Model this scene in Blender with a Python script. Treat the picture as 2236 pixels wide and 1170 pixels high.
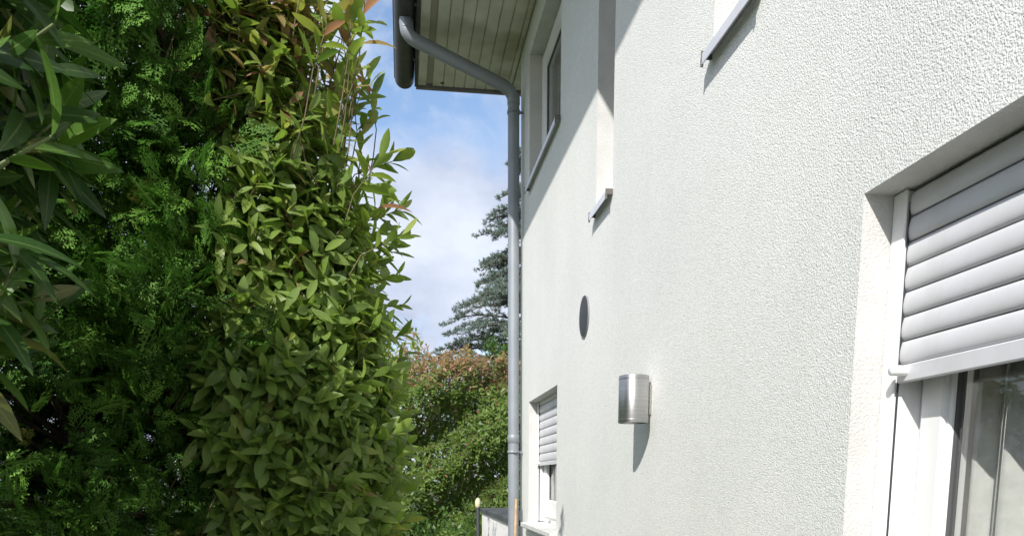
import bpy, math, random
import numpy as np
from mathutils import Vector, Matrix

for o in list(bpy.data.objects): bpy.data.objects.remove(o)
SC = bpy.context.scene
COL = SC.collection
H = 1.6                     # eye height above the ground
RNG = np.random.default_rng(7)
random.seed(7)

# ------------------------------------------------------------------ camera
FPX, PITCH, YAW = 1700.0, math.radians(8.531), math.radians(7.8826)
cam_d = bpy.data.cameras.new('camera')
cam = bpy.data.objects.new('camera', cam_d); COL.objects.link(cam)
cam.location = (0, 0, H)
cam.rotation_euler = (math.radians(90) - PITCH, 0, -YAW)
cam_d.sensor_width = 36.0; cam_d.lens = FPX / 2236 * 36.0
cam_d.shift_y = (1300 - 585) / 2236
cam_d.clip_start = 0.02; cam_d.clip_end = 3000
SC.camera = cam

# ------------------------------------------------------------------ sun + sky
SUN = Vector((1.0, 1.62, -1.47)).normalized()
sd = bpy.data.lights.new('sun', 'SUN'); sd.energy = 2.9; sd.angle = math.radians(0.53); sd.color = (1.0, 0.965, 0.915)
so = bpy.data.objects.new('sun', sd); COL.objects.link(so)
so.rotation_euler = SUN.to_track_quat('-Z', 'Y').to_euler(); so.location = (-6, -10, 12)

W = bpy.data.worlds.new('World'); SC.world = W; W.use_nodes = True
nt = W.node_tree; nt.nodes.clear()
def wn(t, **k):
    n = nt.nodes.new(t)
    for a, v in k.items(): setattr(n, a, v)
    return n
sky = wn('ShaderNodeTexSky', sky_type='NISHITA', sun_disc=False)
sky.sun_elevation = math.asin(-SUN.z); sky.sun_rotation = math.radians(180) + math.atan2(1.0, 1.62)
sky.air_density = 1.0; sky.dust_density = 1.2; sky.ozone_density = 1.4
tc = wn('ShaderNodeTexCoord'); mp = wn('ShaderNodeMapping'); mp.inputs['Scale'].default_value = (1, 1, 1.5)
mp.inputs['Location'].default_value = (9.4, .7, 6.1)
n1 = wn('ShaderNodeTexNoise'); n1.inputs['Scale'].default_value = 3.4; n1.inputs['Detail'].default_value = 8; n1.inputs['Roughness'].default_value = .58; n1.inputs['Distortion'].default_value = .35
r1 = wn('ShaderNodeValToRGB'); r1.color_ramp.elements[0].position = .35; r1.color_ramp.elements[1].position = .49
n2 = wn('ShaderNodeTexNoise'); n2.inputs['Scale'].default_value = 7.0; n2.inputs['Detail'].default_value = 6
r2 = wn('ShaderNodeValToRGB'); r2.color_ramp.elements[0].position = .36; r2.color_ramp.elements[1].position = .62
r2.color_ramp.elements[0].color = (2.55, 2.9, 3.75, 1); r2.color_ramp.elements[1].color = (3.9, 4.2, 4.85, 1)
mx = wn('ShaderNodeMixRGB'); bg = wn('ShaderNodeBackground'); bg.inputs['Strength'].default_value = 0.105
ou = wn('ShaderNodeOutputWorld')
L = nt.links.new
L(tc.outputs['Generated'], mp.inputs['Vector']); L(mp.outputs[0], n1.inputs['Vector']); L(mp.outputs[0], n2.inputs['Vector'])
L(n1.outputs['Fac'], r1.inputs['Fac']); L(n2.outputs['Fac'], r2.inputs['Fac'])
L(r1.outputs['Color'], mx.inputs['Fac']); L(sky.outputs[0], mx.inputs['Color1']); L(r2.outputs['Color'], mx.inputs['Color2'])
L(mx.outputs[0], bg.inputs['Color']); L(bg.outputs[0], ou.inputs['Surface'])

vs = SC.view_settings
SC.display_settings.display_device = 'sRGB'
vs.view_transform = 'Standard'; vs.look = 'None'; vs.exposure = 1.08; vs.gamma = 1; vs.use_curve_mapping = False
SC.render.engine = 'CYCLES'
SC.cycles.max_bounces = 6; SC.cycles.diffuse_bounces = 4; SC.cycles.glossy_bounces = 3; SC.cycles.transmission_bounces = 4; SC.cycles.transparent_max_bounces = 8

# ------------------------------------------------------------------ helpers
def tag(o, label=None, cat=None, group=None, kind=None):
    if label: o['label'] = label
    if cat: o['category'] = cat
    if group: o['group'] = group
    if kind: o['kind'] = kind
    return o
def empty(name, loc=(0, 0, 0)):
    o = bpy.data.objects.new(name, None); COL.objects.link(o); o.location = loc; o.empty_display_size = .2
    return o
def link(name, me, parent=None):
    o = bpy.data.objects.new(name, me); COL.objects.link(o)
    if parent: 
        o.parent = parent
        o.matrix_parent_inverse = PINV(parent)
    return o
def PINV(p):
    m = Matrix.Translation(p.location)
    while p.parent: p = p.parent; 
    return m.inverted()
def smooth(me, on=True):
    me.polygons.foreach_set('use_smooth', [on] * len(me.polygons))

class MB:
    """collects shapes in world coordinates"""
    def __init__(s): s.v = []; s.f = []; s.sm = []
    def add(s, vs_, fs, sm=False):
        b = len(s.v); s.v += [tuple(v) for v in vs_]; s.f += [tuple(b + i for i in f) for f in fs]; s.sm += [sm] * len(fs)
    def box(s, x0, x1, y0, y1, z0, z1, bev=0):
        if x0 > x1: x0, x1 = x1, x0
        if y0 > y1: y0, y1 = y1, y0
        if z0 > z1: z0, z1 = z1, z0
        if bev <= 0:
            v = [(x, y, z) for z in (z0, z1) for y in (y0, y1) for x in (x0, x1)]
            s.add(v, [(0, 2, 3, 1), (4, 5, 7, 6), (0, 1, 5, 4), (2, 6, 7, 3), (0, 4, 6, 2), (1, 3, 7, 5)]); return
        b = bev; lo = (x0, y0, z0); hi = (x1, y1, z1); vid = {}; V = []
        for i in range(8):
            c = [(hi if i >> a & 1 else lo)[a] for a in range(3)]
            for ax in range(3):
                p = list(c)
                for a in range(3):
                    if a != ax: p[a] += -b if i >> a & 1 else b
                vid[(i, ax)] = len(V); V.append(p)
        F = []
        for ax in range(3):
            a1, a2 = (ax + 1) % 3, (ax + 2) % 3
            for sd_ in (0, 1):
                q = [(sd_ << ax), (sd_ << ax) | (1 << a1), (sd_ << ax) | (1 << a1) | (1 << a2), (sd_ << ax) | (1 << a2)]
                if not sd_: q = q[::-1]
                F.append([vid[(i, ax)] for i in q])
        for ax in range(3):
            a1, a2 = (ax + 1) % 3, (ax + 2) % 3
            for s1 in (0, 1):
                for s2 in (0, 1):
                    i0 = (s1 << a1) | (s2 << a2); i1 = i0 | (1 << ax)
                    F.append([vid[(i0, a1)], vid[(i1, a1)], vid[(i1, a2)], vid[(i0, a2)]])
        for i in range(8): F.append([vid[(i, 0)], vid[(i, 1)], vid[(i, 2)]])
        s.add(V, F)
    def prism_y(s, prof, y0, y1, sm=False, caps=True):
        """prof: (x,z) loop"""
        n = len(prof); v = [(x, y0, z) for x, z in prof] + [(x, y1, z) for x, z in prof]
        s.add(v, [(i, (i + 1) % n, n + (i + 1) % n, n + i) for i in range(n)], sm)
        if caps: s.add(v, [tuple(range(n))[::-1], tuple(range(n, 2 * n))])
    def tube(s, pts, r, seg=16, caps=True):
        pts = [Vector(p) for p in pts]; n = len(pts); rr = r if isinstance(r, (list, tuple)) else [r] * n
        up = None; rings = []
        for i, p in enumerate(pts):
            d = (pts[min(i + 1, n - 1)] - pts[max(i - 1, 0)]).normalized()
            if up is None:
                up = d.orthogonal().normalized()
            up = (up - d * up.dot(d)).normalized(); w = d.cross(up)
            rings.append([p + (up * math.cos(2 * math.pi * k / seg) + w * math.sin(2 * math.pi * k / seg)) * rr[i] for k in range(seg)])
        v = [q for rg in rings for q in rg]
        f = [(i * seg + k, i * seg + (k + 1) % seg, (i + 1) * seg + (k + 1) % seg, (i + 1) * seg + k) for i in range(n - 1) for k in range(seg)]
        s.add(v, f, True)
        if caps: s.add(rings[0], [tuple(range(seg))[::-1]]); s.add(rings[-1], [tuple(range(seg))])
    def lathe(s, c, prof, seg=32, axis='z'):
        """prof (r,h) list"""
        V = []
        for r_, h in prof:
            for k in range(seg):
                a = 2 * math.pi * k / seg; u, w = r_ * math.cos(a), r_ * math.sin(a)
                V.append((c[0] + u, c[1] + w, c[2] + h) if axis == 'z' else (c[0] + h, c[1] + u, c[2] + w))
        n = len(prof)
        F = [(i * seg + k, i * seg + (k + 1) % seg, (i + 1) * seg + (k + 1) % seg, (i + 1) * seg + k) for i in range(n - 1) for k in range(seg)]
        s.add(V, F, True)
    def build(s, name, mat, parent=None, fix=True):
        me = bpy.data.meshes.new(name); me.from_pydata(s.v, [], s.f)
        me.polygons.foreach_set('use_smooth', s.sm)
        if fix:
            import bmesh
            bm = bmesh.new(); bm.from_mesh(me); bmesh.ops.recalc_face_normals(bm, faces=bm.faces); bm.to_mesh(me); bm.free()
        me.update()
        if mat: me.materials.append(mat)
        return link(name, me, parent)

# ------------------------------------------------------------------ materials
def mat(name):
    m = bpy.data.materials.new(name); m.use_nodes = True
    t = m.node_tree; b = t.nodes['Principled BSDF']
    return m, t, b
def nd(t, kind, **k):
    n = t.nodes.new(kind)
    for a, v in k.items():
        if a in n.inputs: n.inputs[a].default_value = v
        else: setattr(n, a, v)
    return n
def ramp(t, pts):
    n = t.nodes.new('ShaderNodeValToRGB'); e = n.color_ramp.elements
    while len(e) < len(pts): e.new(.5)
    for i, (p, c) in enumerate(pts): e[i].position = p; e[i].color = (*c, 1)
    return n
def plain(name, col, rough=.5, metal=0, var=0.06, scale=6, bump=0, bscale=200, dirt=None):
    m, t, b = mat(name); l = t.links.new
    tcx = nd(t, 'ShaderNodeTexCoord'); nz = nd(t, 'ShaderNodeTexNoise'); nz.inputs['Scale'].default_value = scale; nz.inputs['Detail'].default_value = 6
    l(tcx.outputs['Object'], nz.inputs['Vector'])
    lo = [max(0, c * (1 - var * 2)) for c in col]; hi = [min(1, c * (1 + var)) for c in col]
    r = ramp(t, [(.3, lo), (.7, hi)]); l(nz.outputs['Fac'], r.inputs['Fac'])
    out = r.outputs['Color']
    if dirt:
        nz2 = nd(t, 'ShaderNodeTexNoise'); nz2.inputs['Scale'].default_value = dirt[1]; nz2.inputs['Detail'].default_value = 8
        l(tcx.outputs['Object'], nz2.inputs['Vector'])
        r2_ = ramp(t, [(.48, (0, 0, 0)), (.75, (1, 1, 1))]); l(nz2.outputs['Fac'], r2_.inputs['Fac'])
        mxx = nd(t, 'ShaderNodeMixRGB'); mxx.inputs['Color2'].default_value = (*dirt[0], 1)
        mu = nd(t, 'ShaderNodeMath', operation='MULTIPLY'); mu.inputs[1].default_value = dirt[2]
        l(r2_.outputs['Color'], mu.inputs[0]); l(mu.outputs[0], mxx.inputs['Fac']); l(out, mxx.inputs['Color1']); out = mxx.outputs[0]
    l(out, b.inputs['Base Color'])
    b.inputs['Roughness'].default_value = rough; b.inputs['Metallic'].default_value = metal
    if bump:
        nb = nd(t, 'ShaderNodeTexNoise'); nb.inputs['Scale'].default_value = bscale; nb.inputs['Detail'].default_value = 3
        l(tcx.outputs['Object'], nb.inputs['Vector'])
        bp = nd(t, 'ShaderNodeBump'); bp.inputs['Strength'].default_value = 1; bp.inputs['Distance'].default_value = bump
        l(nb.outputs['Fac'], bp.inputs['Height']); l(bp.outputs[0], b.inputs['Normal'])
    return m

def stucco():
    m, t, b = mat('stucco'); l = t.links.new
    tcx = nd(t, 'ShaderNodeTexCoord'); ob = tcx.outputs['Object']
    big = nd(t, 'ShaderNodeTexNoise'); big.inputs['Scale'].default_value = 1.1; big.inputs['Detail'].default_value = 7; l(ob, big.inputs['Vector'])
    r = ramp(t, [(.3, (.70, .71, .685)), (.7, (.775, .77, .745))]); l(big.outputs['Fac'], r.inputs['Fac'])
    # faint vertical run-off streaks
    mp_ = nd(t, 'ShaderNodeMapping'); mp_.inputs['Scale'].default_value = (3, 4, .6); l(ob, mp_.inputs['Vector'])
    st = nd(t, 'ShaderNodeTexNoise'); st.inputs['Scale'].default_value = 1.2; st.inputs['Detail'].default_value = 5; l(mp_.outputs[0], st.inputs['Vector'])
    rs = ramp(t, [(.35, (.975, .98, .975)), (.65, (1, 1, 1))]); l(st.outputs['Fac'], rs.inputs['Fac'])
    mm = nd(t, 'ShaderNodeMixRGB', blend_type='MULTIPLY'); mm.inputs['Fac'].default_value = 1; l(r.outputs['Color'], mm.inputs['Color1']); l(rs.outputs['Color'], mm.inputs['Color2'])
    # grain
    g1 = nd(t, 'ShaderNodeTexNoise'); g1.inputs['Scale'].default_value = 185; g1.inputs['Detail'].default_value = 2.5; g1.inputs['Roughness'].default_value = .6; l(ob, g1.inputs['Vector'])
    g2 = nd(t, 'ShaderNodeTexVoronoi', feature='F1'); g2.inputs['Scale'].default_value = 250; l(ob, g2.inputs['Vector'])
    ad = nd(t, 'ShaderNodeMath', operation='MULTIPLY_ADD'); ad.inputs[1].default_value = -.55; l(g2.outputs['Distance'], ad.inputs[0]); l(g1.outputs['Fac'], ad.inputs[2])
    bp = nd(t, 'ShaderNodeBump'); bp.inputs['Strength'].default_value = 1.0; bp.inputs['Distance'].default_value = .0021; l(ad.outputs[0], bp.inputs['Height'])
    gn = nd(t, 'ShaderNodeTexNoise'); gn.inputs['Scale'].default_value = 130; gn.inputs['Detail'].default_value = 4; l(ob, gn.inputs['Vector'])
    rg = ramp(t, [(.38, (.84, .845, .84)), (.56, (1, 1, 1))]); l(gn.outputs['Fac'], rg.inputs['Fac'])  # speckle paints the shade and dirt of the grain pits into the colour
    m2 = nd(t, 'ShaderNodeMixRGB', blend_type='MULTIPLY'); m2.inputs['Fac'].default_value = .8; l(mm.outputs[0], m2.inputs['Color1']); l(rg.outputs['Color'], m2.inputs['Color2'])
    l(m2.outputs[0], b.inputs['Base Color']); l(bp.outputs[0], b.inputs['Normal']); b.inputs['Roughness'].default_value = .95
    b.inputs['Specular IOR Level'].default_value = .2
    return m
def glass():
    m, t, b = mat('window_glass'); l = t.links.new
    t.nodes.remove(b); out = t.nodes['Material Output']
    tr = nd(t, 'ShaderNodeBsdfTransparent'); tr.inputs['Color'].default_value = (.88, .89, .885, 1)
    gl = nd(t, 'ShaderNodeBsdfGlossy'); gl.inputs['Roughness'].default_value = .02
    ge = nd(t, 'ShaderNodeNewGeometry'); dt = nd(t, 'ShaderNodeVectorMath', operation='DOT_PRODUCT'); l(ge.outputs['Incoming'], dt.inputs[0]); l(ge.outputs['Normal'], dt.inputs[1])
    ab = nd(t, 'ShaderNodeMath', operation='ABSOLUTE'); l(dt.outputs['Value'], ab.inputs[0])
    iv = nd(t, 'ShaderNodeMath', operation='SUBTRACT'); iv.inputs[0].default_value = 1; l(ab.outputs[0], iv.inputs[1])
    pw = nd(t, 'ShaderNodeMath', operation='POWER'); pw.inputs[1].default_value = 4; l(iv.outputs[0], pw.inputs[0])
    fr = nd(t, 'ShaderNodeMath', operation='MULTIPLY_ADD'); fr.inputs[1].default_value = .9; fr.inputs[2].default_value = .06; l(pw.outputs[0], fr.inputs[0])
    mxx = nd(t, 'ShaderNodeMixShader'); l(fr.outputs[0], mxx.inputs[0]); l(tr.outputs[0], mxx.inputs[1]); l(gl.outputs[0], mxx.inputs[2]); l(mxx.outputs[0], out.inputs['Surface'])
    return m
def leaf_mat(name, pts, tpts, rough=.38, trans=.35, midrib=.0, spec=.5):
    m, t, b = mat(name); l = t.links.new; out = t.nodes['Material Output']
    a = nd(t, 'ShaderNodeAttribute', attribute_name='var')
    r = ramp(t, pts); l(a.outputs['Fac'], r.inputs['Fac'])
    col = r.outputs['Color']
    tcx = nd(t, 'ShaderNodeTexCoord')
    nz = nd(t, 'ShaderNodeTexNoise'); nz.inputs['Scale'].default_value = 25; nz.inputs['Detail'].default_value = 4; l(tcx.outputs['Object'], nz.inputs['Vector'])
    rn = ramp(t, [(.3, (.78, .8, .75)), (.7, (1.12, 1.1, 1.1))]); l(nz.outputs['Fac'], rn.inputs['Fac'])
    mm = nd(t, 'ShaderNodeMixRGB', blend_type='MULTIPLY'); mm.inputs['Fac'].default_value = 1; l(col, mm.inputs['Color1']); l(rn.outputs['Color'], mm.inputs['Color2']); col = mm.outputs[0]
    if midrib:
        ax = nd(t, 'ShaderNodeAttribute', attribute_name='lx')
        rr = ramp(t, [(.0, (1, 1, 1)), (.13, (0, 0, 0))]); l(ax.outputs['Fac'], rr.inputs['Fac'])
        mu = nd(t, 'ShaderNodeMath', operation='MULTIPLY'); mu.inputs[1].default_value = midrib; l(rr.outputs['Color'], mu.inputs[0])
        mi = nd(t, 'ShaderNodeMixRGB'); mi.inputs['Color2'].default_value = (.28, .36, .12, 1); l(mu.outputs[0], mi.inputs['Fac']); l(col, mi.inputs['Color1']); col = mi.outputs[0]
    l(col, b.inputs['Base Color']); b.inputs['Roughness'].default_value = rough; b.inputs['Specular IOR Level'].default_value = spec
    rt = ramp(t, tpts); l(a.outputs['Fac'], rt.inputs['Fac'])
    tl = nd(t, 'ShaderNodeBsdfTranslucent'); l(rt.outputs['Color'], tl.inputs['Color'])
    mxx = nd(t, 'ShaderNodeMixShader'); mxx.inputs[0].default_value = trans
    l(b.outputs[0], mxx.inputs[1]); l(tl.outputs[0], mxx.inputs[2]); l(mxx.outputs[0], out.inputs['Surface'])
    return m

M = {}
M['stucco'] = stucco()
M['reveal'] = plain('dimmed_reveal_plaster', (.57, .565, .545), .9, var=.05, scale=9, bump=.003, bscale=170)  # wall paint darkened in colour to hold down sun glare on the reveals
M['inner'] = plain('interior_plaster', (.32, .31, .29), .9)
M['white'] = plain('white_pvc', (.80, .80, .80), .32, var=.02)
M['alu'] = plain('white_aluminium_slat', (.60, .605, .63), .38, var=.03, scale=14, dirt=((.47, .46, .44), 9, .4))
M['gasket'] = plain('rubber_gasket', (.08, .08, .085), .6)
M['glass'] = glass()
M['zinc'] = plain('weathered_zinc', (.26, .285, .315), .5, metal=.25, var=.05, scale=7, dirt=((.25, .27, .29), 3, .35))
M['zinc_dark'] = plain('dark_gutter_metal', (.055, .06, .06), .5, metal=.2, var=.2, scale=9)
M['sill_alu'] = plain('sill_aluminium', (.62, .63, .68), .4, metal=.1, var=.04)
M['sill_dark'] = plain('sill_end_cap', (.12, .11, .1), .6)
M['stone'] = plain('pale_sill_stone', (.62, .62, .6), .7, var=.1, scale=30, dirt=((.35, .36, .34), 8, .6), bump=.0006, bscale=300)
M['soffit'] = plain('painted_soffit_board', (.60, .585, .50), .65, var=.08, scale=5, dirt=((.27, .25, .15), 2.6, .85))
M['fascia'] = plain('fascia_paint', (.06, .06, .055), .6, var=.2)
M['verge'] = plain('verge_board_paint', (.22, .19, .20), .6, var=.2)
M['roof'] = plain('concrete_roof_tile', (.12, .1, .095), .8, var=.2, scale=4)
M['vent'] = plain('grey_vent_plate', (.036, .041, .047), .65, var=.08)
M['wood'] = plain('pale_wood', (.52, .36, .2), .6, var=.15, scale=30)
M['coping'] = plain('dark_coping_slate', (.075, .08, .085), .6, var=.2, scale=8)
M['lowwall'] = plain('white_garden_wall_render', (.74, .72, .69), .9, var=.05, bump=.002, bscale=120)
M['cream'] = plain('cream_ceramic', (.66, .58, .38), .4, var=.08)
M['darkmetal'] = plain('dark_post_metal', (.07, .075, .08), .5, metal=.4)
M['curtain'] = plain('greige_curtain', (.76, .745, .71), .9, var=.05, scale=40, bump=.001, bscale=400)
M['bark'] = plain('bark', (.12, .085, .06), .9, var=.3, scale=20, bump=.004, bscale=60)
M['twig'] = plain('reddish_twig', (.13, .10, .045), .7, var=.25, scale=20)
M['greentwig'] = plain('green_twig', (.14, .19, .06), .6, var=.2, scale=20)
M['ground'] = plain('lawn_soil', (.06, .085, .03), .95, var=.35, scale=3, bump=.02, bscale=40)
M['slab'] = plain('concrete_paving', (.50, .49, .46), .9, var=.1, scale=5, bump=.001, bscale=200)
def steel():
    m, t, b = mat('brushed_steel'); l = t.links.new
    tcx = nd(t, 'ShaderNodeTexCoord'); mp_ = nd(t, 'ShaderNodeMapping'); mp_.inputs['Scale'].default_value = (4, 4, 700); l(tcx.outputs['Object'], mp_.inputs['Vector'])
    nz = nd(t, 'ShaderNodeTexNoise'); nz.inputs['Scale'].default_value = 1; nz.inputs['Detail'].default_value = 3; l(mp_.outputs[0], nz.inputs['Vector'])
    r = ramp(t, [(.3, (.46, .46, .46)), (.7, (.62, .62, .62))]); l(nz.outputs['Fac'], r.inputs['Fac']); l(r.outputs['Color'], b.inputs['Base Color'])
    b.inputs['Metallic'].default_value = 1; b.inputs['Roughness'].default_value = .48; b.inputs['Anisotropic'].default_value = .75; b.inputs['Anisotropic Rotation'].default_value = .25
    tg = nd(t, 'ShaderNodeTangent', direction_type='RADIAL', axis='Z'); l(tg.outputs[0], b.inputs['Tangent'])
    return m
M['steel'] = steel()
M['photinia'] = leaf_mat('photinia_leaf',
    [(0, (.08, .145, .035)), (.4, (.165, .255, .055)), (.7, (.245, .335, .075)), (.84, (.27, .28, .08)), (.92, (.30, .21, .11)), (1, (.37, .17, .11))],
    [(0, (.10, .20, .02)), (.4, (.22, .36, .04)), (.7, (.38, .51, .06)), (.84, (.5, .48, .1)), (.92, (.5, .32, .14)), (1, (.55, .24, .14))], rough=.45, trans=.44, midrib=.3, spec=.5)
M['laurel'] = leaf_mat('laurel_leaf',
    [(0, (.025, .066, .018)), (.5, (.048, .105, .023)), (.85, (.08, .155, .03)), (1, (.2, .1, .03))],
    [(0, (.03, .1, .01)), (.5, (.07, .2, .01)), (.85, (.13, .3, .02)), (1, (.3, .12, .03))], rough=.36, trans=.3, midrib=.45, spec=.45)
M['thuja'] = leaf_mat('thuja_spray',
    [(0, (.05, .125, .02)), (.5, (.095, .215, .028)), (.85, (.17, .33, .05)), (1, (.2, .11, .04))],
    [(0, (.03, .1, .01)), (.5, (.06, .2, .02)), (.85, (.12, .32, .04)), (1, (.25, .12, .03))], rough=.6, trans=.25, spec=.25)
M['cedar'] = leaf_mat('cedar_needle',
    [(0, (.11, .165, .14)), (.5, (.18, .245, .21)), (1, (.27, .34, .29))],
    [(0, (.05, .08, .05)), (.5, (.09, .13, .09)), (1, (.14, .18, .12))], rough=.6, trans=.2)
M['broad'] = leaf_mat('broad_leaf',
    [(0, (.02, .055, .015)), (.5, (.05, .12, .02)), (1, (.11, .19, .04))],
    [(0, (.06, .14, .01)), (.5, (.14, .28, .02)), (1, (.25, .4, .05))], rough=.45, trans=.35)

# ------------------------------------------------------------------ ground
g = MB(); g.box(-600, 600, -600, 600, -.6, 0); tag(g.build('ground', M['ground']), kind='structure')
pth = empty('path'); tag(pth, kind='structure')
b_ = MB(); b_.box(-.42, .94, -3, 9, .004, .02); b_.build('path_bed', M['slab'], pth)
sl = None
for j in range(24):
    for i in range(2):
        b_ = MB(); b_.box(-.40 + i * .67, .26 + i * .67, -3 + j * .5, -2.51 + j * .5, .0205, .05, .006)
        b_.build('slab', M['slab'], pth)

# ------------------------------------------------------------------ the house
D = .95; YC = 6.36; YN = -2.6; XB = 8.2; SOF = 3.16 + H; YE = 6.95
house = tag(empty('house', (D, 0, 0)), 'white rough-rendered house with roller shutters, overhanging eave and grey downpipe', 'house')
# openings y0,y1,z0,z1
OP = {'A': (.25, 1.588, .03, .578 + H), 'B': (4.835, 5.93, -.335 + H, .571 + H), 'C': (4.806, 5.94, 2.075 + H, 2.965 + H),
      'D': (3.60, 3.905, 1.262 + H, 2.965 + H), 'E': (2.12, 2.452, 1.262 + H, 2.965 + H)}
TH = .30
ys = sorted({YN, YC} | {v for o in OP.values() for v in o[:2]}); zs = sorted({-.2, SOF + .12} | {v for o in OP.values() for v in o[2:]})
def inop(y, z): return any(o[0] < y < o[1] and o[2] < z < o[3] for o in OP.values())
w = MB(); wi = MB()
for i in range(len(ys) - 1):
    for j in range(len(zs) - 1):
        y0, y1, z0, z1 = ys[i], ys[i + 1], zs[j], zs[j + 1]
        if inop((y0 + y1) / 2, (z0 + z1) / 2): continue
        w.add([(D, y0, z0), (D, y0, z1), (D, y1, z1), (D, y1, z0)], [(0, 1, 2, 3)])
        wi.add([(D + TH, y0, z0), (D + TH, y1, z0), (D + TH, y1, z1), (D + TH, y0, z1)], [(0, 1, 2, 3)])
# gable end walls with their pointed tops
RP = math.tan(math.radians(34)); XR = (D + XB) / 2; ZR = SOF + .12 + (XR - D) * RP
for yy in (YN, YC):
    w.add([(D, yy, -.2), (XB, yy, -.2), (XB, yy, SOF + .12), (XR, yy, ZR), (D, yy, SOF + .12)], [(0, 1, 2, 3, 4)])
w.add([(XB, YN, -.2), (XB, YC, -.2), (XB, YC, SOF + .12), (XB, YN, SOF + .12)], [(0, 1, 2, 3)])
wall = w.build('wall', M['stucco'], house, fix=False)
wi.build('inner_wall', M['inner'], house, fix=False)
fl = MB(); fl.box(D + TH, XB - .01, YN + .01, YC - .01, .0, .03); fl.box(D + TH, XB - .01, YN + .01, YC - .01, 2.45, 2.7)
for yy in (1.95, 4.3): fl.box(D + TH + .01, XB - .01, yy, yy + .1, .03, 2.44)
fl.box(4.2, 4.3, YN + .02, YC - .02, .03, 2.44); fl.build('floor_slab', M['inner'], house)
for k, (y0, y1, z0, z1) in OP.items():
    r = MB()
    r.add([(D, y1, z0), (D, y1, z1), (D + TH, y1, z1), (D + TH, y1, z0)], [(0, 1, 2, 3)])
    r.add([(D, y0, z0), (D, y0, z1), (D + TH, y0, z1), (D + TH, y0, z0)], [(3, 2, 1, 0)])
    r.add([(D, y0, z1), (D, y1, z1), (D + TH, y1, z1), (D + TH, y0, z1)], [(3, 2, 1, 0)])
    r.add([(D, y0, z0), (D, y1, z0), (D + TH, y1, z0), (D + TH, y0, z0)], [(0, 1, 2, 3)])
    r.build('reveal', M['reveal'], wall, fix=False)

def frame_bars(mb, x0, x1, y0, y1, z0, z1, wd, bev=.003):
    mb.box(x0, x1, y0, y0 + wd, z0, z1, bev); mb.box(x0, x1, y1 - wd, y1, z0, z1, bev)
    mb.box(x0 + .0008, x1 - .0008, y0 + wd - .002, y1 - wd + .002, z0, z0 + wd, bev); mb.box(x0 + .0008, x1 - .0008, y0 + wd - .002, y1 - wd + .002, z1 - wd, z1, bev)
def window(k, xf, wf=.062, ws=.075, inset=0, label=None, split=None):
    y0, y1, z0, z1 = OP[k]; y0 += .002; y1 -= .002; z0 += .004; z1 -= .002 + inset
    f_ = MB(); frame_bars(f_, xf, xf + .07, y0, y1, z0, z1, wf)
    win = f_.build('window', M['white'], house)
    if label: tag(win, label)
    cells = [(y0 + wf - .012, y1 - wf + .012)]
    if split: 
        a, c = cells[0]; cells = [(a, split - .001), (split + .001, c)]
    for a, c in cells:
        s_ = MB(); frame_bars(s_, xf - .014, xf + .052, a, c, z0 + wf - .012, z1 - wf + .012, ws, .005)
        frame_bars(s_, xf - .004, xf + .03, a + ws - .004, c - ws + .004, z0 + wf + ws - .016, z1 - wf - ws + .016, .014, .004)
        s_.build('sash', M['white'], win)
        g_ = MB(); frame_bars(g_, xf + .006, xf + .024, a + ws + .008, c - ws - .008, z0 + wf + ws - .004, z1 - wf - ws + .004, .005, 0)
        g_.build('gasket', M['gasket'], win)
        p_ = MB(); p_.box(xf + .012, xf + .018, a + ws + .01, c - ws - .01, z0 + wf + ws - .002, z1 - wf - ws + .002)
        p_.build('pane', M['glass'], win)
    return win
wA = window('A', 1.085, .068, .07, label='white framed glass door under a half lowered shutter')
wB = window('B', 1.07, .06, .12, label='white window under a lowered shutter near the house corner')
wC = window('C', 1.045, .055, .085, label='white upper window below the eave')
wD = window('D', 1.06, .04, .045, label='narrow upper slit window')
wE = window('E', 1.06, .04, .045, label='narrow upper slit window nearest the viewer')

bl = MB(); bl.box(1.125, 1.128, 4.95, 5.8, 2.16 + H, 2.88 + H); bl.build('pane_backing', plain('pale_pane_backing', (.62, .64, .68), .8), wC)  # added pale sheet behind the glass, lightens the dark pane
# aluminium sills with end caps and drip lip
def sill(k, win, p=.032, over=.006):
    y0, y1, z0, z1 = OP[k]; a, c = y0 - over, y1 + over
    m = MB(); xi = 1.058
    m.prism_y([(D - p, z0 - .027), (D - p, z0 + .003), (D - p + .002, z0 + .005), (D + .004, z0 + .0085), (D + .004, z0 + .004), (D - p + .004, z0 + .0012), (D - p + .0035, z0 - .027)], a, c)
    m.prism_y([(D + .0045, z0 + .0085), (xi, z0 + .014), (xi, z0 + .008), (D + .0045, z0 + .003)], y0 + .002, y1 - .002)
    s_ = m.build('sill', M['sill_alu'], win)
    for q in (a - .004, c):
        e = MB(); e.box(D - p - .002, D + .0, q, q + .004, z0 - .012, z0 + .011); e.box(D - p - .003, D - p + .005, q - .0005, q + .0045, z0 - .033, z0 - .012)
        e.build('sill_end_cap', M['sill_dark'], win)
for k, wn_ in (('C', wC), ('D', wD), ('E', wE)): sill(k, wn_)
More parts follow.
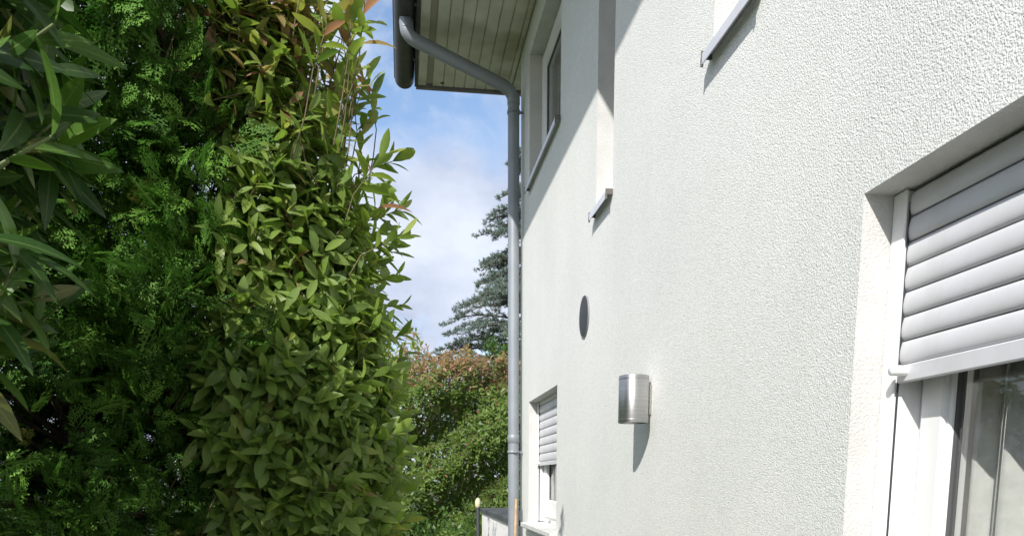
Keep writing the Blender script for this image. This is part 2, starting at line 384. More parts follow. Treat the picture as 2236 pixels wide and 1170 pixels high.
# stone sill of the ground floor window
m = MB(); y0, y1, z0, z1 = OP['B']
m.prism_y([(D - .055, z0 - .024), (D - .055, z0 + .002), (D - .052, z0 + .004), (D + .0, z0 + .008), (D + .0, z0 - .03), (D - .05, z0 - .030)], y0 - .06, y1 + .05)
m.prism_y([(D + .001, z0 + .002), (D + .001, z0 + .008), (1.068, z0 + .014), (1.068, z0 + .002)], y0 + .002, y1 - .002)
m.build('sill', M['stone'], wB)
m = MB(); m.box(D + .0, 1.08, .252, 1.586, .03, .05, .004); m.build('threshold', M['stone'], wA)
m = MB(); m.box(1.035, 1.056, y1 - .30, y1 - .285, z0 + .07, z0 + .09, .003); m.box(1.02, 1.036, y1 - .34, y1 - .26, z0 + .072, z0 + .088, .004); m.build('handle', M['white'], wB)

# roller shutters
def shutter(k, xs, xfr, pitch, ztop, zbot, nbar, label):
    y0, y1, z0, z1 = OP[k]
    hd = MB(); hd.box(xs + .018, xs + .04, y0 + .045, y1 - .045, z1 - .024, z1 - .002); rs = hd.build('roller_shutter', M['gasket'], house); tag(rs, label)
    for a, c in ((y0 + .002, y0 + .044), (y1 - .044, y1 - .002)):
        m = MB(); m.box(xs - .006, xs + .0005, a, c, z0 + .02, z1 - .002, .002); m.box(xs + .0005, xfr, a + (.0 if a < (y0 + y1) / 2 else .006), c - (.006 if a < (y0 + y1) / 2 else .0), z0 + .02, z1 - .003)
        m.build('guide_rail', M['white'], rs)
    for a in (y0 + .0445, y1 - .0465):
        gk = MB(); gk.box(xs + .002, xs + .006, a, a + .002, z0 + .02, z1 - .026); gk.build('brush_seal', M['vent'], rs)
    n = max(1, int(math.ceil((ztop - zbot - nbar) / pitch)))
    prof = []
    for q in range(9):
        t = q / 8; prof.append((xs + .0075 - .0050 * math.sin(math.pi * t ** .85) ** .75, (t) * (pitch - .0035)))
    prof += [(xs + .0125, pitch - .0035), (xs + .0125, 0)]
    me = None
    for i in range(n):
        zb = zbot + nbar + i * pitch
        if me is None:
            mb = MB(); mb.prism_y(prof, y0 + .046, y1 - .046, sm=False)
            o = mb.build('slat', M['alu'], rs); me = o.data
            for p in me.polygons: p.use_smooth = abs(p.normal.y) < .5 and p.index < 8
            me.update()
        else:
            o = link('slat', me, rs)
        o.location = (0, 0, zb + .0017)
    jb = MB(); jb.box(xs + .0135, xs + .0165, y0 + .046, y1 - .046, zbot + .004, min(z1 - .004, zbot + nbar + n * pitch)); jb.build('slat_joint', M['gasket'], rs)
    bb = MB(); bb.box(xs - .0005, xs + .0125, y0 + .046, y1 - .046, zbot, zbot + nbar - .0012, .0025); bb.build('bottom_bar', M['alu'], rs)
    for yy in (y1 - .075, y0 + .10):
        st = MB(); st.lathe((xs, yy, zbot + .022), [(0, -.034), (.009, -.034), (.0105, -.032), (.0105, 0)], 16, 'x'); st.build('stop_buffer', M['white'], rs)
    return rs
shutter('A', 1.021, 1.084, .0485, .56 + H, .196 + H, .036, 'white roller shutter half lowered over the glass door')
shutter('B', 1.019, 1.069, .059, .57 + H, .098 + H, .028, 'white roller shutter half lowered over the far ground floor window')

# roof, eave box, gutter
rf = MB(); t_ = .14
xe = .06; ze = SOF + .13
zrid = ze + (XR - xe) * RP
rf.prism_y([(xe, ze), (XR, zrid), (2 * XR - xe, ze), (2 * XR - xe, ze + .05), (XR, zrid + .16), (xe - .01, ze + .05)], YN - .3, YE - .02)
roof = rf.build('roof', M['roof'], house)
fa = MB(); fa.box(.158, .18, YN - .3, YE - .035, SOF - .012, SOF + .17); fa.build('fascia', M['fascia'], house)
vb = MB()
zr = lambda x: ze + (x - xe) * RP
v = [(.17, SOF - .016), (1.05, SOF - .016), (1.6, zr(1.6) - .18), (XR, zr(XR) - .18), (XR, zr(XR) - .01), (.17, zr(.17) - .01)]
n = len(v); V = [(x, YE - .03, z) for x, z in v] + [(x, YE, z) for x, z in v]
vb.add(V, [(0, 1, 2, 3, 4, 5), (11, 10, 9, 8, 7, 6)] + [(i, (i + 1) % n, n + (i + 1) % n, n + i) for i in range(n)])
vb.build('verge_board', M['verge'], house)
bk = MB(); bk.box(.19, D - .004, YN - .3, YE - .04, SOF + .016, SOF + .03); bk.box(D + .0, D + .6, YC + .01, YE - .04, SOF + .016, SOF + .03)
sof = bk.build('soffit', plain('soffit_backing', (.33, .31, .24), .8), house)
edges = [(.183, .252)]; x = .302
while x < D - .02: edges.append((x, min(x + .0835, D - .006))); x += .0865
for a, c in edges:
    bb = MB(); bb.box(a, c, YN - .28, YE - .04, SOF, SOF + .0155, .005); bb.build('board', M['soffit'], sof)
for a in np.arange(YC + .012, YE - .12, .0865):
    bb = MB(); bb.box(D + .002, D + .6, a, a + .081, SOF, SOF + .0155, .005); bb.build('board', M['soffit'], sof)
vh = MB(); vh.lathe((.38, YE - .10, SOF - .0015), [(0, 0), (.016, 0), (.018, .003)], 16); vh.build('dark_hole_disc', M['gasket'], sof)  # dark disc paints the shade of an open hole
gt = MB(); R_, gx, gz = .078, .078, SOF + .075; N = 14
pr = [(gx - R_ * math.cos(math.pi * i / N), gz - R_ * math.sin(math.pi * i / N)) for i in range(N + 1)]
pi_ = [(gx - (R_ - .003) * math.cos(math.pi * i / N), gz - (R_ - .003) * math.sin(math.pi * i / N)) for i in range(N + 1)]
gt.prism_y(pr + pi_[::-1], YN - .3, YE + .03, True)
gt.tube([(gx - R_ + .002, YN - .3, gz + .004), (gx - R_ + .002, YE + .03, gz + .004)], .008, 10)
gut = gt.build('gutter', M['zinc_dark'], house)
ec = MB(); v = [(gx, YE + .027, gz)] + [(x, YE + .027, z) for x, z in pr]; v2 = [(gx, YE + .034, gz)] + [(x, YE + .034, z) for x, z in pr]
ec.add(v + v2, [tuple(range(1, N + 2)), tuple(range(N + 3, 2 * N + 4))[::-1]] + [(i, i + 1, N + 3 + i, N + 2 + i) for i in range(1, N + 1)]); ec.build('end_cap', M['zinc_dark'], gut)
for yy in np.arange(YN, YE, .7):
    br = MB(); br.box(.14, .158, yy, yy + .03, gz - .08, gz + .06); br.build('gutter_bracket', M['zinc_dark'], gut)
# downpipe
def bez(pts, n=10):
    out = []
    for i in range(len(pts)):
        P = Vector(pts[i])
        if i in (0, len(pts) - 1): out.append(P); continue
        A, B = Vector(pts[i - 1]), Vector(pts[i + 1]); rr = .10
        a = P + (A - P).normalized() * min(rr, (A - P).length * .45); c = P + (B - P).normalized() * min(rr, (B - P).length * .45)
        for q in range(n + 1):
            t = q / n; out.append(a * (1 - t) ** 2 + P * 2 * t * (1 - t) + c * t * t)
    return out
PX, PY = .876, 6.24
dp = MB(); dp.tube(bez([(.082, 6.0, SOF + .02), (.085, 6.0, 3.055 + H), (PX, PY, 2.86 + H), (PX, PY, .02)]), .0435, 20)
dpo = dp.build('downpipe', M['zinc'], house)
jn = MB()
for z in (2.76 + H, .28 + H): jn.lathe((PX, PY, z), [(.0438, 0), (.0475, .003), (.0475, .06), (.0445, .065)], 20)
for a, c in (((.09, 6.0, 3.10 + H), (.0845, 6.0, 3.15 + H)),): jn.tube([a, c], .048, 20)
jn.build('sleeve_joint', M['zinc'], dpo)
for z in (2.70 + H, .20 + H):
    br = MB(); br.lathe((PX, PY, z), [(.0442, 0), (.049, 0), (.049, .022), (.0442, .022)], 20); br.box(PX + .03, D + .01, PY - .008, PY + .008, z + .004, z + .018)
    br.box(PX - .01, PX + .012, PY - .062, PY - .046, z + .002, z + .02, .003); br.build('bracket', M['zinc'], dpo)

# vent plate on the wall
vc = MB(); c = (D, 4.106, .83 + H)
vc.lathe(c, [(0, -.0085), (.097, -.0085), (.1003, -.0075)], 40, 'x'); vent = vc.build('vent_cover', M['vent'], house)
vr = MB(); vr.lathe(c, [(.1, -.0075), (.1005, -.009), (.1015, -.009), (.1025, -.007), (.1025, .0)], 40, 'x'); vr.build('vent_rim', plain('vent_rim_plastic', (.2, .21, .22), .5), vent)

# ------------------------------------------------------------------ wall lamp
LX, LY, LZ = .881, 2.968, .300 + H; LR, LH = .0572, .088
lamp = tag(empty('wall_lamp', (LX, LY, LZ - LH)), 'brushed steel cylinder lamp fixed to the white rendered wall', 'lamp')
m = MB(); m.lathe((LX, LY, LZ), [(LR - .003, -LH + .008), (LR - .0025, -LH), (LR, -LH + .0008), (LR, LH - .0008), (LR - .0025, LH), (LR - .003, LH - .008)], 48)
m.build('lamp_body', M['steel'], lamp)
m = MB()
M['lens'] = plain('frosted_lens', (.6, .6, .58), .3)
for s in (-1, 1):
    m = MB(); m.lathe((LX, LY, LZ + s * (LH - .008)), [(0, 0), (LR - .003, 0)], 48); m.build('lens', M['lens'], lamp)
m = MB()
for s in (-1, 1):
    m = MB(); m.lathe((LX, LY, LZ + s * (LH - .0125) - .001), [(LR + .0001, 0), (LR + .0009, .0004), (LR + .0009, .0016), (LR + .0001, .002)], 48); m.build('ring', M['steel'], lamp)
m = MB(); m.box(D - .012, D + .004, LY - .014, LY + .014, LZ - .055, LZ + .055, .003); m.box(LX + LR - .012, D - .011, LY - .010, LY + .010, LZ - .03, LZ + .03, .002)
m.build('wall_mount', M['steel'], lamp)

# ------------------------------------------------------------------ curtain behind the door glass
cu = MB(); n = 150; V = []; F = []
for i in range(n + 1):
    t = i / n; yy = 1.52 - t * 1.2; xx = 1.150 + .018 * math.sin(t * 75) + .012 * math.sin(t * 31 + 1) + .006 * math.sin(t * 160)
    for z in (.06, 2.2): V.append((xx + (.006 * math.sin(t * 40) if z < 1 else 0), yy, z))
for i in range(n): F.append((2 * i, 2 * i + 2, 2 * i + 3, 2 * i + 1))
cu.add(V, F, True); co = cu.build('curtain', M['curtain'], fix=False)
sm_ = co.modifiers.new('thick', 'SOLIDIFY'); sm_.thickness = .002
tag(co, 'pleated greige curtain hanging behind the glass door', 'curtain')

# ------------------------------------------------------------------ garden wall, post and wooden pole at the house corner
lw = tag(empty('garden_wall', (1.1, 6.4, 0)), 'low white garden wall with dark coping behind the house corner', 'wall')
m = MB(); m.box(.915, 1.2, 6.37, 9.2, -.1, -.385 + H); m.build('wall_body', M['lowwall'], lw)
yy = 6.38
while yy < 9.15:
    m = MB(); e_ = min(yy + .7, 9.22); m.box(.89, 1.24, yy, e_ - .006, -.3845 + H, -.335 + H, .004); m.build('coping_slab', M['coping'], lw); yy += .7
ps = tag(empty('garden_post', (.86, 9.27, 0)), 'slim dark garden post with a cream bulb top at the end of the low wall', 'post')
m = MB(); m.tube([(.875, 9.27, 0), (.875, 9.27, -.33 + H)], .022, 12); m.build('post_shaft', M['darkmetal'], ps)
m = MB(); m.lathe((.875, 9.27, -.33 + H), [(.02, -.005), (.032, .01), (.034, .05), (.03, .08), (.018, .10), (.006, .11), (0, .112)], 16); m.build('post_cap', M['cream'], ps)
m = MB(); m.tube([(.84, 6.10, .055), (.884, 6.145, -.155 + H)], .0105, 12); po = m.build('wooden_pole', M['wood'])
tag(po, 'thin pale wooden pole leaning in the corner behind the downpipe', 'pole')

# ------------------------------------------------------------------ foliage machinery
def leaf_template(wd, fold, droop, twist, var, rows=(.0, .14, .36, .62, .84, 1.0), point=.7):
    """length 1 along +Y, +Z is the upper side; all triangles"""
    V = []; LXa = []; F = []
    V.append((0, 0, 0)); LXa.append(0)
    prev = None
    def zz(t): return -droop * t * t
    for t in rows[1:-1]:
        hw = wd * .5 * (math.sin(math.pi * t ** point)) ** .8
        b = len(V); tw = twist * t
        V += [(-hw * math.cos(tw), t, zz(t) + hw * fold - hw * math.sin(tw)), (0, t, zz(t)), (hw * math.cos(tw), t, zz(t) + hw * fold + hw * math.sin(tw))]; LXa += [1, 0, 1]
        if prev is None: F += [(0, b + 1, b), (0, b + 2, b + 1)]
        else:
            p = prev; F += [(p, p + 1, b + 1), (p, b + 1, b), (p + 1, p + 2, b + 2), (p + 1, b + 2, b + 1)]
        prev = b
    V.append((0, 1, zz(1))); LXa.append(0); e = len(V) - 1
    F += [(prev, prev + 1, e), (prev + 1, prev + 2, e)]
    return np.array(V, float), np.array(F, int), np.full(len(V), var), np.array(LXa, float)
def spray_template(seed, var):
    r = np.random.default_rng(seed); V = []; F = []
    def blade(p, d, ln, wd, z):
        d = d / np.linalg.norm(d); n = np.array([-d[1], d[0]])
        b = len(V); q = [p, p + d * ln * .45 + n * wd, p + d * ln, p + d * ln * .45 - n * wd]
        for k, a in enumerate(q):
            V.append((a[0], a[1], -.30 * a[1] ** 2 - .12 * abs(a[0]) + z + (.012 if k in (1, 3) else 0)))
        F.extend([(b, b + 1, b + 2), (b, b + 2, b + 3)])
    blade(np.array([0., 0]), np.array([0., 1]), 1.0, .016, 0)
    s = 1; t = .1
    while t < .97:
        ln = (.50 * (1 - t) ** .75 + .06) * r.uniform(.75, 1.15); a = math.radians(r.uniform(36, 52)); d = np.array([s * math.sin(a), math.cos(a)])
        p = np.array([0, t]); z = r.uniform(-.03, .03); blade(p, d, ln, .020, z)
        u = .2; s2 = 1
        while u < .93:
            l2 = (ln * .42 * (1 - u) + .045) * r.uniform(.7, 1.2); a2 = a * s + s2 * math.radians(r.uniform(30, 50)); d2 = np.array([math.sin(a2), math.cos(a2)])
            blade(p + d * ln * u, d2, l2, .021, z + r.uniform(-.015, .015)); u += .085 / max(ln, .08) * .62; s2 = -s2
        t += r.uniform(.06, .09); s = -s
    V = np.array(V); return V, np.array(F), np.full(len(V), var), np.zeros(len(V))
def tuft_template(seed, var, n=16):
    r = np.random.default_rng(seed); V = []; F = []
    for i in range(n):
        d = r.normal(size=3); d[1] = abs(d[1]) + .3; d /= np.linalg.norm(d); e = np.cross(d, r.normal(size=3)); e /= np.linalg.norm(e)
        o = np.array([0, r.uniform(0, .5), 0]); b = len(V)
        V += [o - e * .05, o + e * .05, o + d * r.uniform(.5, .8)]; F.append((b, b + 1, b + 2))
    V = np.array(V); return V, np.array(F), np.full(len(V), var), np.zeros(len(V))

def make_mesh(name, V, F, var, lx, m):
    me = bpy.data.meshes.new(name)
    me.vertices.add(len(V)); me.vertices.foreach_set('co', V.astype(np.float32).ravel())
    me.loops.add(F.size); me.loops.foreach_set('vertex_index', F.astype(np.int32).ravel())
    me.polygons.add(len(F)); me.polygons.foreach_set('loop_start', np.arange(0, F.size, 3, dtype=np.int32)); me.polygons.foreach_set('loop_total', np.full(len(F), 3, np.int32))
    a = me.attributes.new('var', 'FLOAT', 'POINT'); a.data.foreach_set('value', var.astype(np.float32))
    a = me.attributes.new('lx', 'FLOAT', 'POINT'); a.data.foreach_set('value', lx.astype(np.float32))
    me.materials.append(m); me.update(calc_edges=True); me.polygons.foreach_set('use_smooth', np.ones(len(F), bool)); me.validate()
    return me
def unit(v): return v / np.maximum(np.linalg.norm(v, axis=-1, keepdims=True), 1e-9)
def frames(pos, d, nrm, size):
    """matrices with +Y along d and +Z near nrm"""
    d = unit(d); x = unit(np.cross(d, nrm)); z = np.cross(x, d)
    Mx = np.zeros((len(pos), 4, 4)); s = size[:, None]
    Mx[:, :3, 0] = x * s; Mx[:, :3, 1] = d * s; Mx[:, :3, 2] = z * s; Mx[:, :3, 3] = pos; Mx[:, 3, 3] = 1
    return Mx
# camera projection, used only to rank which leaves show largest
Fv = np.array([math.sin(YAW) * math.cos(PITCH), math.cos(YAW) * math.cos(PITCH), -math.sin(PITCH)]); Rv = np.array([math.cos(YAW), -math.sin(YAW), 0]); Uv = np.cross(Rv, Fv)
def pix(P):
    q = P - np.array([0, 0, H]); c = q @ Fv
    return 1118 + FPX * (q @ Rv) / c, 1300 - FPX * (q @ Uv) / c, c
def rank(Mx, n, tl=.5):
    """indices of the n leaves that show largest: in frame and in front"""
    if n <= 0: return np.zeros(0, int)
    P = Mx[:, :3, 3] + Mx[:, :3, 1] * tl; X, Y, c = pix(P)
    ok = (c > .2) & (X > -20) & (X < 2256) & (Y > -20) & (Y < 1190)
    ids = np.where(ok)[0]; ids = ids[np.argsort(c[ids])]
    cnt = {}; sc = np.full(len(P), -1.0); ln = np.linalg.norm(Mx[:, :3, 1], axis=1)
    for i in ids:
        key = (int(X[i] // 26), int(Y[i] // 26)); k = cnt.get(key, 0); cnt[key] = k + 1
        sc[i] = (ln[i] / c[i]) * (.4 ** k)
    o = np.argsort(-sc); return o[:n][sc[o[:n]] > 0]
def foliage(parent, m, templates, Mx, vid, n_parts, part='leaf', rest='foliage'):
    top = rank(Mx, n_parts); istop = np.zeros(len(Mx), bool); istop[top] = True
    meshes = {}
    base = Vector(parent.location)
    for i in top:
        k = int(vid[i])
        if k not in meshes: meshes[k] = make_mesh(part, *templates[k], m)
        o = bpy.data.objects.new(part, meshes[k]); COL.objects.link(o); o.parent = parent
        mm = Matrix([list(r) for r in Mx[i]]); mm.translation -= base; o.matrix_basis = mm
    VV = []; FF = []; A = []; B = []; off = 0
    for k, (V, F, var, lx) in enumerate(templates):
        ids = np.where((vid == k) & ~istop)[0]
        if not len(ids): continue
        Vh = np.concatenate([V, np.ones((len(V), 1))], 1)
        P = np.einsum('nij,vj->nvi', Mx[ids], Vh)[:, :, :3]
        VV.append(P.reshape(-1, 3)); FF.append((F[None] + (np.arange(len(ids)) * len(V))[:, None, None]).reshape(-1, 3) + off)
        A.append(np.tile(var, len(ids))); B.append(np.tile(lx, len(ids))); off += len(ids) * len(V)
    if VV:
        V = np.concatenate(VV) - np.array(base)
        me = make_mesh(rest, V, np.concatenate(FF), np.concatenate(A), np.concatenate(B), m)
        o = bpy.data.objects.new(rest, me); COL.objects.link(o); o.parent = parent; o['kind'] = 'stuff'
def twigs(parent, segs, m, name='twigs', kind='stuff', seg=5):
    """segs: list of (points, radii)"""
    mb = MB()
    for pts, rr in segs: mb.tube(pts, rr, seg, caps=False)
    o = mb.build(name, m, parent, fix=False)
    if kind: o['kind'] = kind
    return o
def whorl_shoots(tips, dirs, per, length, lsize, up=(0, 0, 1), spread=(55, 90), droop=.22, rng=RNG, tight=None):
    """leaves set spirally along the last `length` of each shoot. returns pos, dir, normal, size, shoot index, frac"""
    P = []; Dd = []; Nn = []; S = []; I = []; T = []
    for s_, (tp, dr) in enumerate(zip(tips, dirs)):
        dr = dr / np.linalg.norm(dr); a = np.cross(dr, [.3, .5, .81]); a /= np.linalg.norm(a); b = np.cross(dr, a)
        n_ = int(rng.integers(per[0], per[1] + 1)); ph = rng.uniform(0, 6.28); L_ = length * rng.uniform(.7, 1.2)
        for k in range(n_):
            t = k / max(1, n_ - 1); ang = ph + k * 2.4 + rng.normal(0, .25)
            rad = a * math.cos(ang) + b * math.sin(ang); el = math.radians(rng.uniform(*spread)) * (1.12 - .55 * t) * (1 if tight is None else tight[s_])
            d = dr * math.cos(el) + rad * math.sin(el); d[2] -= droop * (1 - t)
            nrm = dr * math.sin(el) - rad * math.cos(el) + np.array([0, 0, .5]) + rng.normal(0, .18, 3)
            P.append(tp - dr * L_ * (1 - t)); Dd.append(d); Nn.append(nrm); S.append(lsize * rng.uniform(.6, 1.2) * (1 - .35 * max(0, t - .75) * 4 * .5)); I.append(s_); T.append(t)
    return map(np.array, (P, Dd, Nn, S, I, T))

# ------------------------------------------------------------------ photinia
PH_V = [.06, .2, .3, .38, .45, .52, .6, .68, .76, .84, .9, .97]
PH_T = [leaf_template(.35 + .05 * math.sin(i * 2.3), .24 + .16 * math.cos(i * 1.1), .05 + .13 * (i % 4), .14 * math.sin(i * 1.7), v, rows=(0, .1, .3, .52, .74, .92, 1), point=1.15) for i, v in enumerate(PH_V)]
def ph_variant(n, newness, rng=RNG, mean=4.9, lo=8):
    """newness 0..1: how much young bronze growth"""
    u = rng.normal(mean, 1.8, n) ; u = np.where(rng.random(n) < newness, rng.uniform(lo, 11.99, n), u)
    return np.clip(u, 0, 11).astype(int)
PH_F = [leaf_template(.46, .25, .15, .1, v, rows=(0, .45, 1)) for v in PH_V]
def photinia(name, base, tips, dirs, label, n_parts, size, group=None, new=None, per=(8, 12), stem=True, length=.11, cat='shrub', tight=None, mean=4.9, lo=8):
    root = tag(empty(name, base), label, cat, group)
    P, Dd, Nn, S, I, T = whorl_shoots(tips, dirs, per, length, size, tight=tight)
    nw = new(tips)[I] * np.where(T > .55, 1, .25)
    vid = ph_variant(len(P), np.clip(nw, 0, 1), mean=mean, lo=lo)
    foliage(root, M['photinia'], PH_T if n_parts else PH_F, frames(P, Dd, Nn, S), vid, n_parts)
    if stem:
        segs = []
        for k, (tp, dr) in enumerate(zip(tips, dirs)):
            dr = unit(dr); a = tp - dr * length * 1.1; L_ = RNG.uniform(.08, .16)
            b = a - dr * L_ * .5 + np.array([-.04, .04, -L_ * .8])
            segs.append(([b, (a + b) / 2 + RNG.normal(0, .008, 3), a, tp], [.0019, .0018, .0015, .001]))
        twigs(root, segs, M['twig'])
        mb = MB()
        for q in range(7):
            x0, y0 = base[0] + RNG.uniform(-.25, .1), base[1] + RNG.uniform(-.3, .3); j = RNG.integers(len(tips)); tp = tips[j]
            mb.tube([(x0, y0, 0), (x0 * .6 + tp[0] * .4, y0 * .6 + tp[1] * .4, tp[2] * .4), (x0 * .3 + tp[0] * .7, max(y0 * .3 + tp[1] * .7, base[1] - .1), tp[2] * .6), (tp[0], max(tp[1], base[1] - .05), tp[2] * .72)], [.022, .015, .009, .003], 7)
        mb.build('trunk', M['bark'], root)
    return root

def env_photinia(n, rng):
    out = []; dr = []
    while len(out) < n:
        x = rng.uniform(-.40 - .05 * math.sin(len(out) * .7), .0); z = rng.uniform(-1.3, 1.5)
        # right-hand face bulges a little, top rounds off towards the passage
        xr = -.06 + .035 * math.sin(z * 4.1 + 1) - max(0, z - .72) * .26 - max(0, -z - .1) * .1
        zt = 1.06 + max(0, (-x - .10)) * .8 + .07 * math.sin(x * 23)
        if x > xr or z > zt: continue
        yf = 2.02 + .12 * x + .035 * math.sin(z * 5 + x * 7) + 2.2 * max(0, x - xr + .17) ** 1.5
        dep = .45 if z > .35 else 1.0
        if z > .4 and rng.random() < .40 + .16 * (x < -.15): continue
        if z < -.3 and rng.random() < .6: continue
        y = yf + (rng.random() * .10 if rng.random() < .62 else dep * rng.random())
        edge = math.exp(-(xr - x) / .12); topf = math.exp(-(zt - z) / .18)
        d = np.array([.35 + .65 * edge, -.85 * (1 - .45 * edge) * (1 if y < yf + .45 else -.2), .25 + 1.2 * topf]) + rng.normal(0, .36, 3)
        out.append((x, y, z + H)); dr.append(d)
    return np.array(out), np.array(dr)
rng = np.random.default_rng(21)
tips, dirs = env_photinia(1800, rng)
# long young shoots above the clipped top
extra = []; ed = []
for (x, y, z) in [(-.085, 2.15, 1.19), (-.15, 2.2, 1.22), (-.20, 2.1, 1.2), (-.27, 2.15, 1.3), (-.23, 2.3, 1.33), (-.09, 2.25, 1.03), (-.06, 2.3, .93), (.03, 2.3, .86), (.04, 2.32, .74), (.05, 2.35, .68),
                  (-.35, 2.1, 1.35), (-.1, 2.9, 1.36), (-.13, 2.85, 1.33), (.02, 2.3, .56), (.04, 2.4, .42), (.03, 2.4, .3), (.03, 2.35, .12), (.05, 2.4, -.03), (.05, 2.35, -.12)]:
    extra.append((x - .03, y, z + H)); ed.append((.12 + .9 * (z < .9), -.1, 1.0 if z > .9 else .35))
for q in range(34):
    x = rng.uniform(-.42, -.06); extra.append((x, 2.08 + rng.uniform(-.08, .3), 1.05 + max(0, -x - .1) * .8 + rng.uniform(-.08, .11) + H)); ed.append((rng.normal(.05, .2), rng.normal(-.1, .2), 1.0))
for q in range(30):
    z = rng.uniform(-.3, 1.0); extra.append((-.035 + rng.uniform(-.03, .045) - max(0, z - .7) * .27, 2.2 + rng.uniform(-.1, .25), z + H)); ed.append((.8, rng.normal(-.1, .3), .55 + rng.normal(0, .3)))
tight = np.concatenate([np.ones(len(tips)), np.full(len(extra), .62)])
tips = np.concatenate([tips, extra]); dirs = np.concatenate([dirs, ed])
photinia('photinia_shrub', (-.45, 2.35, 0), tips, dirs, 'tall glossy green photinia with bronze young shoots beside the dark conifer', 300, .072,
         new=lambda t: np.clip((t[:, 2] - H - .80) / .40, .015, .8), tight=tight)
# second shrub further along the boundary, only its crown shows behind the first
rng = np.random.default_rng(5); tp = []; dd = []
while len(tp) < 900:
    x, y, z = rng.uniform(-1.2, .14), rng.uniform(3.3, 7.2), rng.uniform(-1.3, 1.05)
    xr = -.12 + .04 * (y - 3.3) + .03 * math.sin(y * 5); zt = .80 + .06 * (y - 3.3) + .06 * math.sin(y * 3)
    if x > xr or z > zt: continue
    if x < xr - .45 and z < zt - .35: continue
    tp.append((x, y, z + H)); dd.append(np.array([.5, -.2, .5 + (z > zt - .3)]) + rng.normal(0, .35, 3))
for q in ((.12, 6.3, 1.12), (.06, 6.0, 1.08), (.15, 6.6, 1.14), (.1, 6.2, 1.0), (.02, 5.8, 1.05), (.17, 6.8, 1.12), (.08, 6.5, 1.2)): tp.append((q[0], q[1], q[2] + H)); dd.append(np.array([.3, 0, 1.]))
photinia('photinia_shrub', (-.5, 5.2, 0), np.array(tp), np.array(dd), 'red tipped photinia crown just peeping out behind the near green photinia', 40, .08,
         new=lambda t: np.clip((t[:, 2] - H - .7) / .4, .03, .8), length=.14)

# ------------------------------------------------------------------ sunlit hedge at the end of the passage
rng = np.random.default_rng(11); tp = []; dd = []
while len(tp) < 6800:
    x, z = rng.uniform(-.7, 2.6), rng.uniform(-1.55, 1.85)
    zt = 1.72 - .05 * (x - .6) ** 4 + .05 * math.sin(x * 9) + .04 * math.sin(x * 23); 
    if z > zt: continue
    yf = 10.6 + .25 * math.sin(x * 3.1 + z * 2.2) + .18 * math.sin(z * 5.3 - x * 4) + .5 * max(0, z - 1.1)
    y = yf + (rng.random() ** 3 * .6 if rng.random() < .75 else rng.uniform(.3, 1.1))
    tp.append((x, y, z + H)); dd.append(np.array([0, -.8, .4 + 1.4 * math.exp(-(zt - z) / .25)]) + rng.normal(0, .35, 3))
photinia('photinia_hedge', (.9, 11.2, 0), np.array(tp), np.array(dd), 'sunlit red topped photinia hedge closing the view beyond the passage', 0, .078,
         new=lambda t: np.clip((t[:, 2] - H - 1.12) / .3, .06, 1), per=(8, 11), length=.13, cat='hedge', mean=3.0, lo=10.1)
def lowshrub(name, c, rad, n, label, seed, size=.06, m='broad', cat='shrub'):
    r = np.random.default_rng(seed); T = [leaf_template(.5, .2, .15, .1, v, rows=(0, .45, 1)) for v in (.05, .2, .35, .5, .65, .8, .95)]
    root = tag(empty(name, (c[0], c[1], 0)), label, cat)
    d = unit(r.normal(size=(n, 3))); d[:, 2] = np.abs(d[:, 2]) * 1.0; q = d * (r.random((n, 1)) ** .35) * np.array(rad) * (1 + .15 * np.sin(d[:, :1] * 7 + d[:, 2:] * 5))
    P = np.array(c) + q
    dirs_ = d + r.normal(0, .5, (n, 3)); nr = np.array([0, 0, 1.]) + d * .6 + r.normal(0, .4, (n, 3))
    foliage(root, M[m], T, frames(P, dirs_, nr, size * r.uniform(.7, 1.2, n)), r.integers(0, 7, n), 0)
    mb = MB()
    for k in range(6): e = P[r.integers(n)]; mb.tube([(c[0] + r.uniform(-.1, .1), c[1], 0), tuple((np.array(c) + e) / 2), tuple(e)], [.015, .01, .004], 6)
    mb.build('stems', M['bark'], root)
    return root
lowshrub('green_shrub', (.30, 9.0, .15), (.5, .4, 1.12), 2600, 'low leafy green shrub in front of the red topped hedge', 31)
lowshrub('green_shrub', (.86, 9.75, .1), (.24, .25, 1.28), 1500, 'fresh green clump beside the garden post', 32, .045)

# ------------------------------------------------------------------ cherry laurel (near, left) and an unseen laurel run added for shade
LA_V = [.05, .2, .35, .5, .6, .7, .8, .9, .3, .45]
LA_T = [leaf_template(.275 + .03 * math.sin(i * 1.9), .16 + .06 * math.cos(i * 1.3), .18 + .14 * (i % 3), .15 * math.sin(i), v, rows=(0, .07, .18, .32, .48, .64, .79, .91, 1), point=.9) for i, v in enumerate(LA_V)]
def laurel(name, base, tips, dirs, label, n_parts, size=.116, twig=True, group=None):
    root = tag(empty(name, base), label, 'shrub', group)
    P, Dd, Nn, S, I, T = whorl_shoots(tips, dirs, (7, 10), .24, size, spread=(45, 70), droop=.45)
    vid = RNG.integers(0, 10, len(P)); foliage(root, M['laurel'], LA_T, frames(P, Dd, Nn, S), vid, n_parts)
    if twig:
        segs = []
        for tp_, dr in zip(tips, dirs):
            dr = unit(dr); a = tp_ - dr * .26; segs.append(([a - dr * .15 + np.array([-.06, 0, -.12]), a, tp_ - dr * .12, tp_], [.006, .005, .004, .002]))
        twigs(root, segs, M['greentwig'])
        mb = MB()
        for q in range(6):
            j = RNG.integers(len(tips)); e = tips[j]; x0, y0 = base[0] + RNG.uniform(-.2, .2), base[1] + RNG.uniform(-.3, .3)
            mb.tube([(x0, y0, 0), (x0 * .7 + e[0] * .3, y0 * .7 + e[1] * .3, e[2] * .5), tuple(e - np.array([.1, 0, .15]))], [.03, .02, .008], 7)
        mb.build('trunk', M['bark'], root)
    return root
